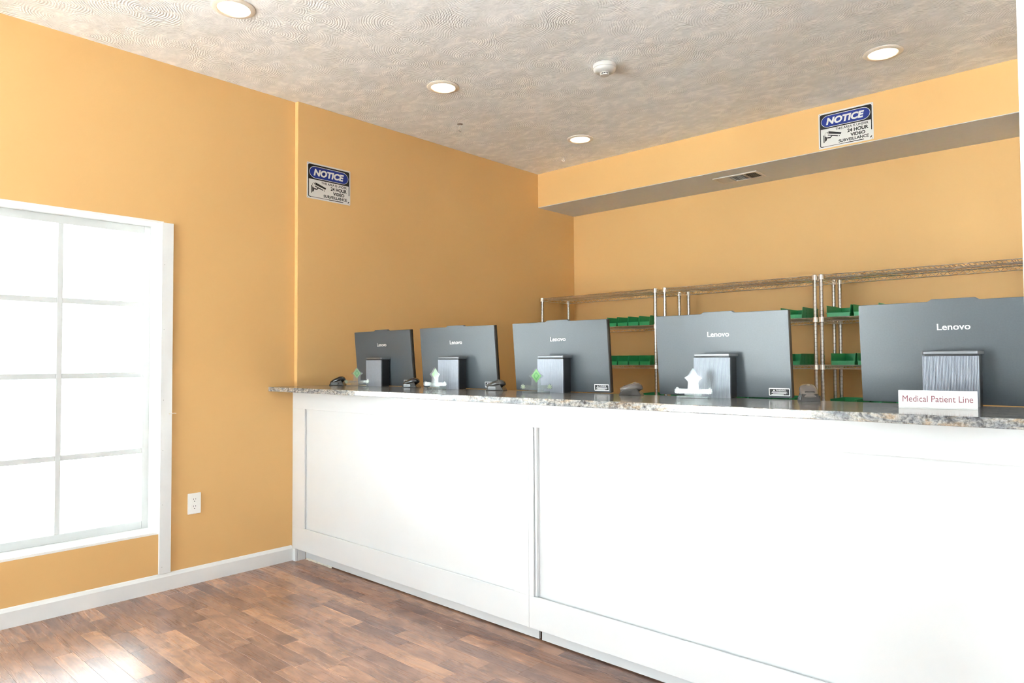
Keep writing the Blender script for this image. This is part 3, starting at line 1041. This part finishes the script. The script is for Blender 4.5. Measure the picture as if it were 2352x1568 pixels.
def acrylic_stand(label, loc, rz, leaves):
    t_ = thing('acrylic_stand', label, 'award stand', loc, rz, 'clear acrylic stands with a green diamond')
    MB().box(-0.0625, 0.0625, -0.018, 0.018, 0.0, 0.0095).build('base', 'acrylic', t_, bevel=0.001)
    pl_ = MB().prism(stand_outline(), -0.0025, 0.0025).build('shaped_sheet', 'acrylic', t_)
    MB().prism([(0.0, 0.047), (0.0235, 0.079), (0.0, 0.111), (-0.0235, 0.079)], 0.0032, 0.0034).build('diamond', 'print_green_light', pl_)
    MB().prism([(0.0, 0.059), (0.0145, 0.079), (0.0, 0.099), (-0.0145, 0.079)], 0.0029, 0.0031).build('diamond_core', 'print_green_mid', pl_)
    MB().prism([(0.0068 * math.cos(i * PI / 8), 0.079 + 0.0088 * math.sin(i * PI / 8)) for i in range(16)], 0.0026, 0.0028).build('diamond_dot', 'print_green_light', pl_)
    text('lettering', 'Green Grow', 'print_grey', pl_, -0.047, 0.047, 0.0235, 0.0345, 0.0030, 0.0003, 0.004)
    for s_ in (-1, 1):
        MB().prism(leaf(s_ * 0.063, 0.0285, 0.0125), 0.0032, 0.0034).build('leaf_print', 'print_leaf' if leaves else 'label_white', pl_)
    return t_


# ------------------------------------------------------------------ wire racks
ZT_POST = 1.769
FY, RY = 2.350, 2.722
LEVELS = [1.762, 1.489, 1.183, 0.892, 0.45, 0.12]


def post_mesh():
    prof_ = [(0.0, 0.0), (0.012, 0.0)]
    z = 0.012
    R = 0.0127
    while z < ZT_POST - 0.03:
        prof_ += [(R, z), (R, z + 0.0215), (R - 0.0016, z + 0.0225), (R - 0.0016, z + 0.0248)]
        z += 0.0254
    prof_ += [(R, ZT_POST - 0.02), (R + 0.0015, ZT_POST - 0.018), (R + 0.0015, ZT_POST - 0.003), (R - 0.002, ZT_POST), (0.0, ZT_POST)]
    return MB().lathe(prof_, 12).mesh('post', 'chrome')


def shelf_meshes(L, D):
    """wires of one shelf; origin at the front left post, on the upper rim"""
    hgt = 0.0235
    rim = MB()
    r = 0.0026
    for zz in (0.0, -hgt):
        for a, b_ in (((0.012, 0), (L - 0.012, 0)), ((0.012, D), (L - 0.012, D)), ((0, 0.012), (0, D - 0.012)), ((L, 0.012), (L, D - 0.012))):
            rim.tube([(a[0], a[1], zz), (b_[0], b_[1], zz)], r, 6)
    truss = MB()
    for yy in (0.0, D):
        n = int(round((L - 0.05) / 0.021))
        n -= n % 2
        pts = [(0.025 + (L - 0.05) * i / n, yy + 0.002 * (1 if yy == 0 else -1), -0.0015 if i % 2 else -hgt + 0.0015) for i in range(n + 1)]
        truss.tube(pts, 0.0019, 5)
    for xx in (0.0, L):
        n = int(round((D - 0.05) / 0.021))
        n -= n % 2
        pts = [(xx, 0.025 + (D - 0.05) * i / n, -0.0015 if i % 2 else -hgt + 0.0015) for i in range(n + 1)]
        truss.tube(pts, 0.0019, 5)
    deck = MB()
    n = int(L / 0.0245)
    for i in range(1, n):
        xx = L * i / n
        deck.tube([(xx, 0.0, -0.002), (xx, D, -0.002)], 0.0016, 4)
    for f_ in (0.27, 0.5, 0.73):
        deck.tube([(0.0, D * f_, -0.0065), (L, D * f_, -0.0065)], 0.0026, 5)
    collar = MB().lathe([(0.0128, 0.004), (0.0165, 0.004), (0.0178, -hgt - 0.004), (0.0128, -hgt - 0.004)], 12)
    return rim, truss, deck, collar


pm = post_mesh()


def rack(label, x0, x1):
    t_ = thing('wire_rack', label, 'rack', (x0, FY, 0), 0, 'chrome wire racks along the back wall')
    L, D = x1 - x0, RY - FY
    for xx in (0, L):
        for yy in (0, D):
            o = bpy.data.objects.new('post', pm)
            COL.objects.link(o)
            o.parent = t_
            o.location = (xx, yy, 0)
            for p in pm.polygons:
                p.use_smooth = False
    ms = [b_.mesh(nm, 'chrome_wire') for b_, nm in zip(shelf_meshes(L, D), ('rim', 'truss', 'deck', 'collar'))]
    for z in LEVELS:
        sh = bpy.data.objects.new('shelf', ms[0])
        COL.objects.link(sh)
        sh.parent = t_
        sh.location = (0, 0, z)
        for nm, me, at_ in [('truss', ms[1], (0, 0)), ('deck_wires', ms[2], (0, 0))] + [('collar', ms[3], (xx, yy)) for xx in (0, L) for yy in (0, D)]:
            o = bpy.data.objects.new(nm, me)
            COL.objects.link(o)
            o.parent = sh
            o.location = (at_[0], at_[1], 0)
    return t_


RA = (0.071, 1.188)
RB = (1.269, 2.361)
RC = (2.401, 3.498)
rack('chrome wire rack in the far corner, behind the third computer', *RA)
rack('chrome wire rack in the middle, behind the fourth computer', *RB)
rack('chrome wire rack at the right, behind the largest computer', *RC)


# ------------------------------------------------------------------ green plastic bins
def bin_mesh(w, d, h_, lip, ridges):
    """open bin, front at y = 0, standing on z = 0"""
    b = MB()
    tk = 0.0022
    ins = 0.004            # walls lean in towards the floor
    fl = 0.010             # the mouth slants back
    # outer and inner skins
    b.box(-w / 2 + ins, w / 2 - ins, 0.004, d - 0.004, 0.0, tk)
    for s_ in (-1, 1):
        xo, xi = s_ * w / 2, s_ * (w / 2 - tk)
        xob, xib = s_ * (w / 2 - ins), s_ * (w / 2 - ins - tk)
        poly = [(0.0, 0.0), (0.0, lip), (fl, h_), (d, h_), (d, 0.0)]
        o_ = [(xob + (xo - xob) * z / h_, y_, z) for y_, z in poly]
        i_ = [(xib + (xi - xib) * z / h_, y_, z) for y_, z in poly]
        n = len(poly)
        b.add(o_ + i_, [tuple(range(n)), tuple(reversed(range(n, 2 * n)))] + [(i, (i + 1) % n, (i + 1) % n + n, i + n) for i in range(n)])
    b.box(-w / 2 + ins * 0.6, w / 2 - ins * 0.6, d - tk, d, 0.0, h_)
    b.box(-w / 2 + ins * 0.8, w / 2 - ins * 0.8, 0.0, tk, 0.0, lip)
    # rolled rims
    b.box(-w / 2, w / 2, -0.002, tk + 0.001, lip - 0.0025, lip + 0.0005)
    b.box(-w / 2 - 0.0015, w / 2 + 0.0015, d - tk - 0.001, d + 0.002, h_ - 0.004, h_)
    for s_ in (-1, 1):
        b.box(s_ * w / 2 - 0.002, s_ * w / 2 + 0.002, fl, d, h_ - 0.003, h_ + 0.0004)
    # moulded ribs: on the back inside, on the lip, on the sides
    for k in range(3):
        xx = -w * 0.18 + w * 0.18 * k
        b.box(xx - 0.0015, xx + 0.0015, d - tk - 0.003, d - tk, tk, h_ * 0.62)
    for k in range(1, ridges):
        xx = -w / 2 + w * k / ridges
        b.box(xx - 0.0006, xx + 0.0006, -0.0012, 0.0, 0.002, lip - 0.003)
    for s_ in (-1, 1):
        for k in range(3):
            yy = d * (0.25 + 0.22 * k)
            xx = s_ * (w / 2 - ins * 0.4)
            for q in range(3):
                z0_ = h_ * (0.12 + 0.27 * q)
                b.box(min(xx, xx + s_ * 0.0022), max(xx, xx + s_ * 0.0022), yy - 0.0025, yy + 0.0025, z0_, z0_ + h_ * 0.2)
    return b.mesh('storage_bin', 'bin_green')


small = bin_mesh(0.0955, 0.190, 0.0735, 0.0275, 1)
wide = bin_mesh(0.1455, 0.300, 0.0735, 0.0255, 3)
ZB_ = {2: 1.489 + 0.0026, 3: 1.183 + 0.0026, 4: 0.892 + 0.0026}


def put_bin(me, xc, lvl, label, rz=0.0, dy=0.006):
    o = bpy.data.objects.new('storage_bin', me)
    COL.objects.link(o)
    o.location = (xc, FY + dy, ZB_[lvl])
    o.rotation_euler = (0, 0, rz)
    tag(o, label, 'bin', 'green storage bins on the wire racks')
    return o


ordn = ['nearest the post', 'second from the post', 'third from the post', 'fourth from the post']
where = {2: 'upper bin shelf right of middle computer', 3: 'lower bin shelf right of middle computer'}
jit = random.Random(3)
for lvl in (2, 3):
    for k in range(4):
        xc = 1.0875 - 0.1005 * k + jit.uniform(-0.0015, 0.0015)
        put_bin(small, xc, lvl, 'small green open bin, %s, %s' % (where[lvl], ordn[k]), jit.uniform(-0.025, 0.025))
put_bin(small, 1.105, 4, 'green bin low on the far-corner rack, its rim just above the worktop')
put_bin(wide, 2.2055, 2, 'wide green bin with slotted side, upper shelf at the right end of the middle rack')
put_bin(wide, 2.1890, 3, 'wide green bin with slotted side, lower shelf at the right end of the middle rack')
for k, q_ in enumerate(('leftmost', 'second from the left', 'third from the left', 'fourth from the left', 'fifth from the left', 'rightmost')):
    put_bin(wide, 1.375 + 0.153 * k, 4, 'green bin rim showing low under the second largest computer, %s' % q_, 0)
put_bin(wide, 2.4995, 2, 'wide green bin at the left end of the right rack, upper shelf')
put_bin(wide, 2.6605, 2, 'wide green bin on the upper shelf, half hidden by the largest computer')
put_bin(wide, 2.5215, 3, 'wide green bin at the left end of the right rack, lower shelf')
put_bin(wide, 2.6785, 3, 'wide green bin on the lower shelf, half hidden by the largest computer')
put_bin(wide, 2.5120, 4, 'wide green bin low on the right rack, left of the largest computer')
for k, q_ in enumerate(('left', 'right')):
    put_bin(wide, 2.665 + 0.152 * k, 4, 'green bin low on the right rack, %s one of two peeking under the largest computer' % q_)

# ------------------------------------------------------------------ small things on the worktop
acrylic_stand('clear acrylic award stand with green diamond before the leftmost computer', (0.372, 0.215, GZ1), 0.95, True)
acrylic_stand('frosted-white reflecting acrylic award stand before the second computer', (1.092, 0.210, GZ1), 0.175, False)
acrylic_stand('clear acrylic award stand with green diamond before the middle computer', (1.822, 0.190, GZ1), 0.50, True)
acrylic_stand('white reflecting acrylic award stand with half-seen green diamond before the second largest computer', (2.612, 0.205, GZ1), 0.125, False)

ns = thing('desk_sign', 'white desk sign lettered Medical Patient Line before the largest computer', 'sign', (3.452, 0.118, GZ1), 0.21)
lean = Matrix.Translation((0, -0.006, 0.003)) @ Matrix.Rotation(-0.22, 4, 'X')
pl2 = MB().prism(rrect(-0.101, 0.101, 0.0, 0.0515, 0.0015, 2), -0.0015, 0.0015).build('plate', 'label_white', ns)
pl2.matrix_local = lean
tx2 = text('lettering', 'Medical Patient Line', 'print_red', ns, -0.090, 0.090, 0.0165, 0.0355, -0.0016, 0.0003, 0.0)
tx2.matrix_local = lean
MB().box(-0.101, 0.101, -0.010, 0.030, 0.0, 0.0028).build('foot', 'label_white', ns, bevel=0.0006)
